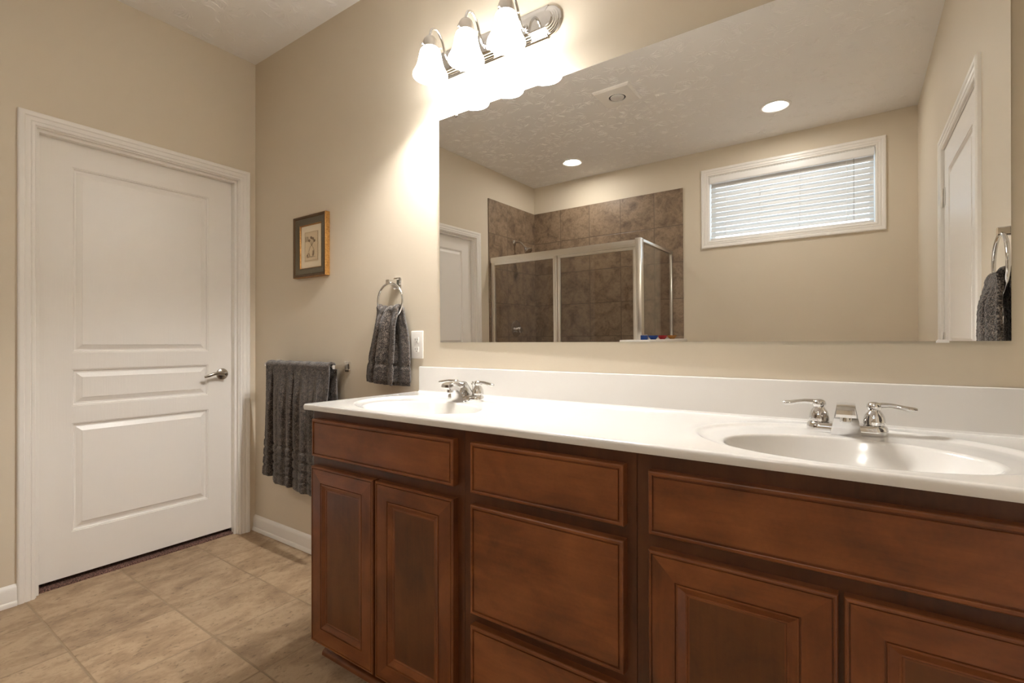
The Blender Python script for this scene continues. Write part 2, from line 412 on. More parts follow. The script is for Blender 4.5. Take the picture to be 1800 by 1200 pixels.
BASE = [(0, 0), (.019, 0), (.019, .011), (.016, .018), (.0125, .021), (.0125, .068), (.010, .076), (.005, .084), (0, .088)]
def baseboard(name, pts, label):
    # path runs with the room on its right-hand side
    mb = MB(); mb.sweep(pts, BASE, (0, 0, 1)); return struct(mb.build(name, 'trim', smooth=25), label, 'baseboard')
baseboard('baseboard_north', [(0, 0, 0), (1.372, 0, 0)], 'white baseboard between the corner door and the vanity cabinet')
baseboard('baseboard_west', [(0, -1.205, 0), (0, -1.0088, 0)], 'white baseboard beside the corner door')
baseboard('baseboard_south', [(RW, -RD, 0), (1.64, -RD, 0)], 'white baseboard under the window')
baseboard('baseboard_east', [(RW, -1.854, 0), (RW, -RD, 0)], 'white baseboard beside the hinged door')

# ------------------------------------------------------------------ doors
CAS = [(0, 0), (0, .008), (.003, .0105), (.011, .0105), (.014, .008), (.017, .0115), (.028, .013), (.033, .0115), (.037, .0155), (.050, .0165), (.0545, .014), (.0565, .010), (.0565, 0)]
PAN = [(0, 0), (-.002, .0), (-.003, -.0035), (-.007, -.0035), (-.0080, -.0055), (-.0125, -.0105), (-.019, -.0115), (-.0395, -.0028), (-.0400, -.0010), (-.0405, -.001)]
def make_door(name, d, x, rotz, label, recess, width_leaf, panels=True):
    t = thing(name, label, 'door', (x, d['y'], 0), rotz, None, 'structure')
    w, h = d['w'], d['h']
    # room is on local -y, wall surface y = 0
    mb = MB(); mb.sweep([(w / 2, 0, 0), (w / 2, 0, h), (-w / 2, 0, h), (-w / 2, 0, 0)], CAS, (0, -1, 0))
    mb.build('casing', 'trim', t, 25, local=True)
    j = w / 2 - .005; jh = h - .005
    if recess > .02: pr = [(.008, 0), (0, 0), (0, -.020), (-.0005, -.021), (-.0115, -.021), (-.012, -.022), (-.012, -.030), (-.0125, -.031), (-.0125, -.056), (-.012, -.0575), (0, -.0575), (0, -.119), (.008, -.119)]
    else: pr = [(.008, 0), (0, 0), (0, -.043), (-.012, -.043), (-.012, -.080), (0, -.080), (0, -.119), (.008, -.119)]
    mb = MB(); mb.sweep([(j, 0, 0), (j, 0, jh), (-j, 0, jh), (-j, 0, 0)], pr, (0, -1, 0)); mb.build('jamb', 'trim', t, 25, local=True)
    # leaf
    a, b, z0, z1, y = -j + .003, j - .003, .031, jh - .003, recess
    px0, px1 = a + .125, b - .130
    zs = [z0, .229, .733, .8085, .983, 1.0545, 1.918, z1]
    xs = [a, px0, px1, b]
    mb = MB(); mb.holes(xs, zs, lambda i, k: i == 1 and k in (1, 3, 5), y)
    for k in (1, 3, 5):
        q = [(px1, y, zs[k]), (px1, y, zs[k + 1]), (px0, y, zs[k + 1]), (px0, y, zs[k])]
        mb.sweep(q, PAN, (0, -1, 0), closed=True)
        e = .0405
        mb.quad((px0 + e, y + .001, zs[k] + e), (px1 - e, y + .001, zs[k] + e), (px1 - e, y + .001, zs[k + 1] - e), (px0 + e, y + .001, zs[k + 1] - e))
    yb = y + .034
    mb.quad((a, yb, z0), (b, yb, z0), (b, yb, z1), (a, yb, z1))
    for p, q in (((a, z0), (b, z0)), ((b, z0), (b, z1)), ((b, z1), (a, z1)), ((a, z1), (a, z0))):
        mb.quad((p[0], y, p[1]), (q[0], y, q[1]), (q[0], yb, q[1]), (p[0], yb, p[1]))
    lf = mb.build('leaf', 'door', t, 18, local=True)
    return t, lf
d1, leaf1 = make_door('door_1', D1, 0, PI / 2, 'white three panel door with a nickel lever beside the towel rail corner', .0585, 0)
# lever handle: rose, neck, curved lever
hx, hz, hy = -.160 + .5223, .925, .0585
mb = MB(); mb.lathe([(0.0, -.0105), (.012, -.0103), (.024, -.0085), (.0305, -.005), (.0325, 0)], (hx, hy, hz), 'y', 40); hr = mb.build('door_handle', 'nickel', leaf1, local=True)
mb = MB(); mb.lathe([(.0115, -.008), (.0105, -.020), (.0095, -.034), (.0105, -.047), (.0085, -.053), (0, -.0545)], (hx, hy, hz), 'y', 24)
pts = [(hx, hy - .043, hz), (hx - .02, hy - .047, hz + .004), (hx - .045, hy - .050, hz + .0065), (hx - .07, hy - .051, hz + .003), (hx - .092, hy - .049, hz - .005), (hx - .112, hy - .045, hz - .010)]
mb.tube(pts, [(.008, .009), (.008, .0095), (.007, .0085), (.006, .0085), (.0055, .0085), (.004, .006)], 14); mb.build('lever', 'nickel', hr, local=True)
make_door('door_2', D2, 0, PI / 2, 'white panel door beside the tiled shower, seen at the mirror edge', .0585, 0)
d3, leaf3 = make_door('door_3', D3, RW, -PI / 2, 'white panel door with visible hinges, seen in the mirror beside the grey hand towel', .004, 0)
for z in (.26, 1.075, 1.80):
    # far jamb: local +x points to world -y
    mb = MB(); hx = D3['w'] / 2 - .0065
    mb.lathe([(0, -.050), (.004, -.049), (.0065, -.045), (.0065, -.016), (.0060, -.0155), (.0065, -.015), (.0065, .015), (.006, .0155), (.0065, .016), (.0065, .045), (.004, .049), (0, .050)], (hx, -.0065, z), 'z', 16)
    mb.box(hx - .036, hx, .0005, .003, z - .045, z + .045)
    mb.build('hinge', 'brass', d3, local=True)

# ------------------------------------------------------------------ window and blind (south wall, seen in the mirror)
w = thing('window_1', 'white framed horizontal window high on the wall, seen in the mirror', 'window', (2.434, -RD, 1.89), 0, None, 'structure')
a, b, c, d = WX0 + .006, WX1 - .006, WZ0 + .006, WZ1 - .006
mb = MB(); mb.sweep([(a, -RD, c), (a, -RD, d), (b, -RD, d), (b, -RD, c)], [(u * 1.08, v) for u, v in CAS], (0, 1, 0), closed=True); mb.build('window_frame', 'trim', w, 25)
mb = MB(); mb.sweep([(a + .006, -RD, c + .006), (a + .006, -RD, d - .006), (b - .006, -RD, d - .006), (b - .006, -RD, c + .006)], [(.010, 0), (0, 0), (0, -.119), (.010, -.119)], (0, 1, 0), closed=True); mb.build('jamb', 'trim', w, 25)
mb = MB(); mb.sweep([(a + .04, -RD - .1, c + .04), (a + .04, -RD - .1, d - .04), (b - .04, -RD - .1, d - .04), (b - .04, -RD - .1, c + .04)], [(.033, -.015), (.033, .012), (.004, .012), (0, .006), (0, -.015)], (0, 1, 0), closed=True); mb.build('sash', 'vinyl', w, 25)
MB().box(a + .036, b - .036, -RD - .105, -RD - .101, c + .036, d - .036).build('pane', 'pane', w)
bl = thing('window_blind', 'white slatted blind let down over the high window', 'blind', (2.434, -RD - .03, WZ0 + .012))
ba, bb, yb = a + .014, b - .014, -RD - .036
mb = MB(); mb.prism([(-RD + .010, 2.508), (-RD - .004, 2.509), (-RD - .004, 2.500), (-RD - .062, 2.500), (-RD - .062, 2.462), (-RD - .004, 2.462), (-RD - .002, 2.452), (-RD + .004, 2.450), (-RD + .010, 2.458), (-RD + .012, 2.492)], ba - .004, bb + .004, 'x'); mb.build('valance', 'vinyl', bl, 25)
NS = 11
for k in range(NS):
    zc = 2.438 - k * .0430
    tilt = math.radians(61.5 if k < 7 else 61.5 - 2.5 * (k - 6))
    rows = []
    for q in range(9):
        s_ = (q / 8 - .5) * .050; bow = .0035 * (1 - (2 * q / 8 - 1) ** 2)
        dy, dz = s_ * math.cos(tilt) - bow * math.sin(tilt), -s_ * math.sin(tilt) + bow * math.cos(tilt) * .6
        rows.append((dy, dz))
    th = .0014
    mb = MB(); ring = [(yb + y_, zc + z_ + th) for y_, z_ in rows] + [(yb + y_, zc + z_ - th) for y_, z_ in reversed(rows)]
    mb.prism(ring, ba, bb, 'x'); mb.build('slat', 'slat', bl, 50)
zb = WZ0 + .021
MB().box(ba, bb, yb - .026, yb + .026, zb - .008, zb + .010, .004).build('bottom_rail', 'vinyl', bl)
for f in (.11, .34, .585, .855):
    x = ba + (bb - ba) * f
    mb = MB()
    for s_ in (-1, 1): mb.tube([(x, yb + s_ * .024, 2.462), (x, yb + s_ * .024, zb)], .0011, 6)
    for k in range(NS): mb.tube([(x, yb - .024, 2.438 - k * .043 - .004), (x, yb + .024, 2.438 - k * .043 - .004)], .0006, 4)
    mb.lathe([(.0, -.006), (.005, -.005), (.005, 0)], (x, yb + .01, zb - .008), 'z', 10)
    mb.build('ladder_cord', 'plastic', bl)
x = ba + (bb - ba) * .895
mb = MB(); mb.tube([(x, yb + .034, 2.452), (x, yb + .036, 2.36), (x, yb + .036, 1.985)], .0042, 8); mb.lathe([(.0025, .0), (.0025, .02)], (x, yb + .034, 2.448), 'z', 8); mb.build('tilt_wand', 'glass', bl)

# ------------------------------------------------------------------ shower in the south-west corner
o = world_box('wall_tile', 'walltile', 'brown stone look wall tile lining the shower corner', 'wall tile', (0, .009, -RD + .009, -2.240, 0, 2.462), (0, 1.614, -RD, -RD + .009, 0, 2.462)); origin0(o)
mb = MB(); mb.box(1.415, 1.635, -RD + .009, -2.105, 0, 1.062); o = struct(mb.build('wall_knee', 'paint'), 'beige knee wall ending the shower under a white ledge', 'wall')
mb = MB(); mb.box(1.400, 1.647, -RD + .009, -2.09, 1.062, 1.087, .006, 3)
tag(mb.build('ledge_cap', 'trim'), 'white ledge cap carrying the little candle bowls, seen in the mirror', 'ledge', None, 'structure')
mb = MB(); mb.box(.009, 1.415, -RD + .009, -2.33, 0, .03); mb.box(.009, 1.415, -2.33, -2.23, 0, .10, .01)
struct(mb.build('floor_shower', 'marble', weld=False), 'white shower base behind the sliding glass', 'shower base')
SY = -2.28
sh = thing('shower_enclosure', 'silver framed shower enclosure of grey glass, seen in the mirror', 'shower enclosure', (.75, SY, .10))
mb = MB(); mb.prism([(SY - .027, 1.833), (SY + .027, 1.833), (SY + .027, 1.872), (SY + .022, 1.886), (SY - .022, 1.886), (SY - .027, 1.872)], .012, 1.475, 'x')
mb.box(.012, 1.475, SY + .0275, SY + .030, 1.846, 1.849); mb.build('header_rail', 'alu', sh, 20)
MB().box(.010, .034, SY - .02, SY + .02, .10, 1.833, .002).build('wall_jamb', 'alu', sh)
MB().box(.034, 1.46, SY - .024, SY + .024, .10, .122, .002).build('bottom_track', 'alu', sh)
def slider(x0, x1, y, sw0, sw1):
    mb = MB(); mb.box(x0, x0 + sw0, y - .012, y + .012, .124, 1.836, .003); mb.box(x1 - sw1, x1, y - .012, y + .012, .124, 1.836, .003)
    mb.box(x0 + sw0, x1 - sw1, y - .008, y + .008, 1.812, 1.834); mb.box(x0 + sw0, x1 - sw1, y - .008, y + .008, .124, .15)
    p = mb.build('sliding_door', 'alu', sh, weld=False)
    MB().box(x0 + sw0, x1 - sw1, y - .0025, y + .0025, .15, 1.812).build('glass_panel', 'glass', p); return p
slider(.036, .740, SY + .012, .022, .030)
slider(.742, 1.466, SY - .012, .024, .026)
mb = MB(); mb.box(1.470, 1.520, SY - .03, SY + .03, 1.088, 1.897, .003); mb.build('corner_post', 'alu', sh)
MB().box(1.470, 1.500, SY - .02, SY + .02, .10, 1.06).build('wall_jamb', 'alu', sh)
mb = MB(); mb.box(1.493, 1.521, -RD + .011, SY - .03, 1.866, 1.892, .003); mb.box(1.496, 1.518, -RD + .010, -RD + .03, 1.105, 1.866, .002); mb.box(1.494, 1.520, -RD + .011, SY - .03, 1.088, 1.106, .002)
mb.build('side_frame', 'alu', sh, weld=False)
MB().box(1.5045, 1.5095, -RD + .03, SY - .031, 1.106, 1.866).build('glass_panel', 'glass', sh)
# shower head and valve on the west wall
s1 = thing('showerhead', 'chrome shower head on a bent arm above the sliding glass, in the mirror', 'shower head', (.009, -2.668, 2.095))
MB().lathe([(.030, 0), (.029, .004), (.018, .010), (.009, .014), (0, .0145)], (.009, -2.668, 2.095), 'x').build('flange', 'chrome', s1)
MB().tube([(.012, -2.668, 2.095), (.05, -2.668, 2.096), (.085, -2.668, 2.088), (.115, -2.668, 2.065), (.140, -2.668, 2.035)], .0095, 12).build('arm', 'chrome', s1)
mb = MB(); prof = [(.0, 0), (.014, 0), (.016, .012), (.024, .028), (.038, .05), (.043, .062), (.042, .07), (0, .071)]
mb.lathe(prof, (0, 0, 0), 'z', 32); dirv = Vector((.68, 0, -.73)).normalized(); rot = Vector((0, 0, 1)).rotation_difference(dirv).to_matrix().to_4x4()
bmesh.ops.transform(mb.b, matrix=Matrix.Translation((.140, -2.668, 2.035)) @ rot, verts=mb.b.verts); mb.build('spray_head', 'chrome', s1)
s2 = thing('shower_valve', 'round chrome shower valve behind the grey glass, seen in the mirror', 'shower valve', (.009, -2.682, 1.205))
MB().lathe([(.085, 0), (.084, .004), (.070, .009), (.035, .012), (0, .0125)], (.009, -2.682, 1.205), 'x', 48).build('trim_plate', 'chrome', s2)
MB().lathe([(.026, .01), (.025, .03), (.032, .036), (.034, .06), (.026, .068), (0, .069)], (.009, -2.682, 1.190), 'x', 32).build('knob', 'chrome', s2)
# candle bowls on the ledge
def bowl(y, mat, label, square=False):
    t = thing('candle_holder', label, 'candle holder', (1.580, y, 1.087), 0, 'candle holders on the white ledge')
    mb = MB()
    if square:
        mb.box(1.556, 1.604, y - .024, y + .024, 1.087, 1.122, .003)
    else:
        mb.lathe([(0, 0), (.020, 0), (.026, .006), (.037, .020), (.042, .032), (.039, .032), (.033, .020), (.022, .010), (0, .009)], (1.580, y, 1.087), 'z', 32)
    mb.build('bowl', mat, t)
    if square: MB().box(1.563, 1.597, y - .017, y + .017, 1.121, 1.1245).build('candle', 'wax', t)
    else: MB().lathe([(0, .009), (.018, .010), (.018, .020), (0, .021)], (1.580, y, 1.087), 'z', 20).build('candle', 'wax', t)
bowl(-2.150, 'bluegl', 'blue cube candle holder at the shower post end of the ledge', True)
bowl(-2.345, 'bluegl', 'round blue glass candle bowl on the white ledge')
bowl(-2.570, 'redgl', 'round red glass candle bowl on the white ledge')
bowl(-2.830, 'ambergl', 'round amber glass candle bowl on the white ledge')

# ------------------------------------------------------------------ ceiling lights and fan
def can(x, y, label):
    t = thing('recessed_light', label, 'ceiling light', (x, y, RH), 0, 'recessed ceiling lights')
    MB().lathe([(.102, 0), (.101, -.004), (.094, -.0085), (.085, -.0085), (.074, -.004), (.070, -.001)], (x, y, RH), 'z', 56, cap=False).build('trim_ring', 'plastic', t, 60)
    MB().lathe([(.0, -.0035), (.071, -.0025), (.071, -.001)], (x, y, RH), 'z', 48, cap=False).build('lens', 'canlens', t)
    lamp('downlight', 'AREA', (x, y, RH - .0042), CAN_W, (1, .95, .88), (0, 0, 0), t, shape='DISK', size=.134)
can(.731, -2.600, 'round lit ceiling lamp over the tiled shower, in the mirror')
can(2.438, -2.470, 'round lit ceiling lamp in front of the blind window, in the mirror')
fx, fy = 1.590, -1.642
t = thing('exhaust_fan', 'square white ceiling fan grille with a round unlit lamp, in the mirror', 'exhaust fan', (fx, fy, RH))
mb = MB(); n = 64; rows = []
def sq(h, k):
    a_ = 2 * PI * k / n; c_, s_ = math.cos(a_), math.sin(a_); m_ = max(abs(c_), abs(s_)); return (h * c_ / m_, h * s_ / m_)
for h, z in ((.127, 0), (.126, -.008), (.116, -.017)): rows.append([Vector((fx + sq(h, k)[0], fy + sq(h, k)[1], RH + z)) for k in range(n)])
for r, z in ((.064, -.020), (.061, -.023), (.057, -.022), (.056, -.001)): rows.append([Vector((fx + r * math.cos(2 * PI * k / n), fy + r * math.sin(2 * PI * k / n), RH + z)) for k in range(n)])
mb.rings(rows); mb.build('grille', 'plastic', t, 35)
MB().lathe([(0, -.0175), (.0563, -.0170)], (fx, fy, RH), 'z', 40).build('lamp_gap_shade', 'black', t)  # flat black disc: shade of the gap around the bulb put into colour
MB().lathe([(.0445, -.0176), (.0465, -.0195), (.0450, -.0225), (.0370, -.0262), (.0220, -.0285), (.0100, -.0292), (0, -.0293)], (fx, fy, RH), 'z', 40).build('bulb', 'bulbglass', t)

# ------------------------------------------------------------------ vanity cabinets
FY, DY = -.509, -.532          # face frame front, door front
DRW = [(0, -.023), (0, -.0035), (-.0012, -.0012), (-.003, 0), (-.0075, 0), (-.0085, -.0006), (-.0092, -.0050), (-.0120, -.0050), (-.0130, -.0018), (-.0150, -.0018)]
DOR = [(0, -.023), (0, -.0035), (-.0015, -.001), (-.004, 0), (-.0065, -.0006), (-.0072, -.0038), (-.0086, -.0038), (-.0092, -.0012)]
DIN = [(0, -.0012), (-.0008, -.0046), (-.0026, -.0046), (-.0035, -.0018), (-.0065, -.0018), (-.011, -.004), (-.019, -.0085), (-.022, -.0085), (-.0235, -.0105), (-.0265, -.0105)]
def rect(x0, x1, z0, z1): return [(x0, DY, z0), (x0, DY, z1), (x1, DY, z1), (x1, DY, z0)]
def drawer(parent, x0, x1, z0, z1, name='drawer_front'):
    mb = MB(); mb.sweep([(x1, DY, z0), (x1, DY, z1), (x0, DY, z1), (x0, DY, z0)], DRW, (0, -1, 0), closed=True)
    e = .015; mb.quad((x0 + e, DY + .0018, z0 + e), (x1 - e, DY + .0018, z0 + e), (x1 - e, DY + .0018, z1 - e), (x0 + e, DY + .0018, z1 - e))
    return mb.build(name, 'wood_h', parent, 25)
def cab_door(parent, x0, x1, z0, z1, fw=.052):
    mb = MB(); path = [(x1, DY, z0), (x1, DY, z1), (x0, DY, z1), (x0, DY, z0)]
    mt = [0, 1, 0, 1]
    mb.sweep(path, DOR, (0, -1, 0), closed=True, mats=mt)
    mb.sweep(path, [(-.0092, -.0012), (-fw, -.0012)], (0, -1, 0), closed=True, mats=mt)
    dr = mb.build('door', ['wood_v', 'wood_h'], parent, 25)
    q = [(x1 - fw, DY, z0 + fw), (x1 - fw, DY, z1 - fw), (x0 + fw, DY, z1 - fw), (x0 + fw, DY, z0 + fw)]
    mb = MB(); mb.sweep(q, DIN, (0, -1, 0), closed=True, mats=mt); mb.build('molding', ['wood_v', 'wood_h'], dr, 25)
    e = fw + .0265; mb = MB(); mb.quad((x0 + e, DY + .0105, z0 + e), (x1 - e, DY + .0105, z0 + e), (x1 - e, DY + .0105, z1 - e), (x0 + e, DY + .0105, z1 - e))
    mb.build('panel', 'wood_p', dr); return dr
def cabinet(x0, x1, label, left_open=False):
    t = thing('vanity_cabinet', label, 'cabinet', ((x0 + x1) / 2, FY / 2, 0), 0, None)
    MB().box(x0 + .0004, x1 - .0004, FY, FY + .019, .088, .871, .0006, 1).build('face_frame', 'wood_f', t)
    for a_, b_ in ((x0 + .0004, x0 + .016), (x1 - .016, x1 - .0004)):
        mb = MB(); mb.prism([(FY + .019, .088), (FY + .060, .088), (FY + .060, 0), (-.003, 0), (-.003, .871), (FY + .019, .871)], a_, b_, 'x'); mb.build('side_panel', 'wood_v', t)
    MB().box(x0 + .016, x1 - .016, FY + .019, -.003, .088, .102).build('bottom_panel', 'wood_h', t)
    MB().box(x0 + .016, x1 - .016, -.012, -.003, .102, .871).build('back_panel', 'wood_h', t)
    return t
CX = (1.360, 2.046, 2.524, RW)
c1 = cabinet(CX[0], CX[1], 'stained wood sink cabinet with two doors nearest the towels')
drawer(c1, 1.381, 2.022, .714, .841, 'false_front'); cab_door(c1, 1.377, 1.696, .085, .680); cab_door(c1, 1.707, 2.022, .085, .680)
c2 = cabinet(CX[1], CX[2], 'stained wood cabinet of three stacked drawers between the sinks')
for z0, z1 in ((.708, .840), (.394, .678), (.085, .364)): drawer(c2, 2.081, 2.502, z0, z1)
c3 = cabinet(CX[2], CX[3], 'stained wood sink cabinet under the closer sink, widest drawer front')
drawer(c3, 2.555, 3.213, .705, .836, 'false_front'); cab_door(c3, 2.555, 2.881, .085, .674, .054); cab_door(c3, 2.889, 3.213, .085, .674, .054)
mb = MB(); mb.box(1.377, RW - .002, FY + .048, FY + .0598, .0, .087)
tk = mb.build('toe_kick', 'wood_h')
mb = MB(); mb.prism([(FY + .0478, 0), (FY + .0478, .019), (FY + .042, .0185), (FY + .035, .015), (FY + .031, .009), (FY + .030, 0)], 1.362 , RW - .002, 'x'); mb.build('shoe_molding', 'wood_h', tk)
tag(tk, 'dark stained toe kick board running under the vanity cabinets', 'toe kick')

# ------------------------------------------------------------------ cultured marble top with two moulded basins
ZT = .892
vt = thing('marble_countertop', 'white cultured marble vanity top with two oval basins', 'vanity top', ((1.36 + RW) / 2, -.27, ZT - .021))
SINKS = (1.714, 2.891); X0, X1, YF, YB = 1.360, RW - .001, -.535, -.018
A_B, B_B, CYB = .222, .153, -.345     # bowl ellipse
A_O, B_O, CYO = .296, .228, -.290     # outer oval
def ell(a_, b_, cy, th): return (a_ * math.cos(th), cy + b_ * math.sin(th))
top = MB()
def flat(x0, x1, y0, y1): top.quad((x0, y0, ZT), (x1, y0, ZT), (x1, y1, ZT), (x0, y1, ZT))
HALF = .322
ths = [2 * PI * k / 144 for k in range(144)]
for cx_, cy_ in ((HALF, YB), (-HALF, YB), (-HALF, YF), (HALF, YF)): ths.append(math.atan2(cy_ - CYO, cx_) % (2 * PI))
ths = sorted(ths)
def edge_pt(th):
    c_, s_ = math.cos(th), math.sin(th); k = 1e9
    if abs(c_) > 1e-9: k = min(k, HALF / abs(c_))
    if s_ > 1e-9: k = min(k, (YB - CYO) / s_)
    if s_ < -1e-9: k = min(k, (YF - CYO) / s_)
    return (k * c_, CYO + k * s_)
basins = []
for sx in SINKS:
    def P(p, z): return Vector((sx + p[0], p[1], ZT + z))
    def elt(a_, b_, cy): return lambda th: ell(a_, b_, cy, math.atan2(math.sin(th) / b_ * 1, math.cos(th) / a_ * 1))
    def mixp(f, g, k): return lambda th: tuple(u * (1 - k) + v * k for u, v in zip(f(th), g(th)))
    bo, oo = elt(A_B, B_B, CYB), elt(A_O, B_O, CYO)
    LZ = -.0075
    rows = [(edge_pt, 0), (elt(A_O + .012, B_O + .005, CYO), 0), (elt(A_O + .006, B_O + .003, CYO), .0006), (oo, .0004), (elt(A_O - .006, B_O - .006, CYO), -.0022), (elt(A_O - .012, B_O - .012, CYO), -.0052), (elt(A_O - .02, B_O - .02, CYO), -.0066)]
    inner = elt(A_B + .014, B_B + .012, CYB)
    rows += [(mixp(elt(A_O - .02, B_O - .02, CYO), inner, k), LZ + .0009 * (1 - k)) for k in (.35, .7, 1.0)]
    rows.append((elt(A_B + .010, B_B + .009, CYB), LZ))
    top.rings([[P(f(th), z) for th in ths] for f, z in rows])
    # basin
    bm_ = MB(); rr = [(elt(A_B + .010, B_B + .009, CYB), LZ), (elt(A_B + .006, B_B + .005, CYB), LZ - .0004), (elt(A_B + .002, B_B + .002, CYB), LZ - .0022), (bo, LZ - .006)]
    for k in range(1, 17):
        q = 1 - k / 17; dep = -.135 * (1 - q ** 2.7) + LZ - .006
        rr.append((elt(A_B * q, B_B * q, CYB + .01 * (1 - q)), dep))
    bm_.rings([[P(f(th), z) for th in ths] for f, z in rr], cap1=False)
    ba_ = bm_.build('basin', 'marble', vt, 50)
    f, z = rr[-1]
    dr = MB(); dr.lathe([(.026, .002), (.024, .004), (.018, .004), (.017, -.004), (0, -.004)], (sx, CYB + .01, ZT + z), 'z', 28); dr.build('drain', 'chrome', ba_)
flat(X0, SINKS[0] - HALF, YF, YB); flat(SINKS[0] + HALF, SINKS[1] - HALF, YF, YB); flat(SINKS[1] + HALF, X1, YF, YB)
EDG = [(0, 0), (.0035, -.0005), (.0062, -.0025), (.0078, -.0060), (.0082, -.0100), (.0080, -.0170), (.0068, -.0200), (.004, -.0208), (-.03, -.0208)]
top.sweep([(X1, YF, ZT), (X0, YF, ZT), (X0, YB + .017, ZT)], [(-u, v) for u, v in EDG], (0, 0, 1), cap=False)
top.build('slab', 'marble', vt, 40)
mb = MB(); z = ZT
mb.prism([(-.0008, z - .020), (-.0008, .9990), (-.0165, .9992), (-.0190, .9975), (-.0200, .9945), (-.0200, z + .012), (-.0212, z + .006), (-.0245, z + .0018), (-.030, z), (-.030, z - .020)], 1.378, X1, 'x')
mb.build('backsplash', 'marble', vt, 25)

# ------------------------------------------------------------------ faucets
def faucet(cx, label):
    t = thing('faucet', label, 'faucet', (cx, -.11, ZT), 0, 'centerset faucets on the vanity top')
    z = ZT - .0068
    mb = MB(); n = 48; rows = []
    def stad(hw, r, zz):
        out = []
        for k in range(n):
            a_ = 2 * PI * k / n; out.append(Vector((cx + (hw if math.cos(a_) >= 0 else -hw) + r * math.cos(a_), -.110 + r * math.sin(a_), zz)))
        return out
    for r, dz in ((.0265, 0), (.0275, .004), (.0272, .012), (.0256, .0180), (.0225, .0218), (.0150, .0230)): rows.append(stad(.0535, r, z + dz))
    mb.rings(rows, True, True, True); mb.build('base_plate', 'chrome', t, 40)
    # spout: side outline (y, z), narrowing upwards
    side = [(-.158, .000), (-.160, .012), (-.163, .024), (-.168, .034), (-.176, .0415), (-.186, .0455), (-.205, .0465), (-.221, .0490), (-.2255, .0560), (-.2240, .0650), (-.216, .0705), (-.195, .0735), (-.165, .0740), (-.140, .0735), (-.127, .0700), (-.117, .0600), (-.100, .0330), (-.084, .0090), (-.079, .000)]
    mb = MB(); L_, R_ = [], []
    hw = lambda zz, yy: (.0305 - .0125 * min(1, zz / .066)) * (1 - .10 * max(0, (-yy - .18) / .045))
    def loop(k, ins):
        out = []
        for yy, zz in side:
            cyy, czz = -.150, .040
            out.append(Vector((cx + k * hw(zz, yy), yy + (cyy - yy) * ins, z + zz + (czz - zz) * ins)))
        return out
    rws = [loop(-.86, .05), loop(-.95, .015), loop(-1, 0), loop(-1, 0), loop(1, 0), loop(1, 0), loop(.95, .015), loop(.86, .05)]
    rws = [loop(-.90, .06), loop(-.97, .02), loop(-1.0, -.0), loop(-.6, -.012), loop(0, -.018), loop(.6, -.012), loop(1.0, 0), loop(.97, .02), loop(.90, .06)]
    mb.rings(rws, True, True, True); sp = mb.build('spout', 'chrome', t, 38)
    mb = MB(); mb.lathe([(.0105, .050), (.0115, .046), (.0115, .037), (.0095, .036), (.009, .040), (0, .040)], (cx, -.197, z), 'z', 28); mb.build('aerator', 'chrome', sp)
    mb = MB(); mb.tube([(cx, -.070, z + .010), (cx, -.070, z + .055)], .0025, 8); mb.lathe([(0, .068), (.005, .067), (.0065, .062), (.005, .056), (.0025, .053)], (cx, -.070, z), 'z', 16); mb.build('lift_rod', 'chrome', t)
    for s_ in (-1, 1):
        hx_ = cx + s_ * .0545
        mb = MB(); mb.lathe([(.0190, .0215), (.0190, .0240), (.0212, .0245), (.0216, .028), (.0212, .034), (.0195, .043), (.0165, .050), (.0125, .0545), (.0115, .0575), (.0135, .0600), (.0150, .0645), (.0142, .0700), (.0110, .0738), (.0060, .0756), (0, .0760)], (hx_, -.105, z), 'z', 36)
        hd = mb.build('handle', 'chrome', t, 50)
        pts = [(hx_ + s_ * .004, -.105, z + .0665), (hx_ + s_ * .016, -.106, z + .0690), (hx_ + s_ * .030, -.107, z + .0695), (hx_ + s_ * .045, -.109, z + .0672), (hx_ + s_ * .060, -.111, z + .0640), (hx_ + s_ * .072, -.112, z + .0630), (hx_ + s_ * .0775, -.1125, z + .0635)]
        mb = MB(); mb.tube(pts, [(.0080, .0078), (.0075, .0064), (.0072, .0055), (.0085, .0056), (.0100, .0062), (.0092, .0060), (.005, .0035)], 16); mb.build('lever', 'chrome', hd, 50)
    return t
faucet(SINKS[0], 'chrome two handle faucet on the sink beside the hanging hand towel')
faucet(SINKS[1], 'chrome two handle faucet seen straight on at the closer sink')

# ------------------------------------------------------------------ mirror
TX, TZ = .006405, .008389
MX0, MX1, MZ0, MZ1 = 1.4859, 3.1910, 1.1025, 2.0315
my = lambda x, z: -.012 - TX * (x - 2.2) - TZ * (z - 1.6)
mr = thing('wall_mirror', 'large frameless mirror on the wall over the vanity top', 'mirror', (2.34, -.006, MZ0))
mb = MB(); q = [(MX0, MZ0), (MX1, MZ0), (MX1, MZ1), (MX0, MZ1)]
fr = [mb.b.verts.new((x, my(x, z), z)) for x, z in q]; bk = [mb.b.verts.new((x, -.0005, z)) for x, z in q]
mb.b.faces.new(fr).material_index = 0; mb.b.faces.new(list(reversed(bk))).material_index = 1
for i in range(4): mb.b.faces.new((fr[i], bk[i], bk[(i + 1) % 4], fr[(i + 1) % 4])).material_index = 1
mb.build('mirror_glass', ['silver', 'mirredge'], mr, 5)
mb = MB(); y = my(3.077, MZ0); mb.prism([(3.066, MZ0 - .004), (3.088, MZ0 - .004), (3.0885, MZ0 - .0005), (3.085, MZ0 + .0035), (3.069, MZ0 + .0035), (3.0655, MZ0 - .0005)], y - .006, y - .0004, 'y'); mb.box(3.066, 3.088, y - .002, -.0004, MZ0 - .004, MZ0 - .0004); mb.build('mirror_clip', 'plastic', mr, weld=False)
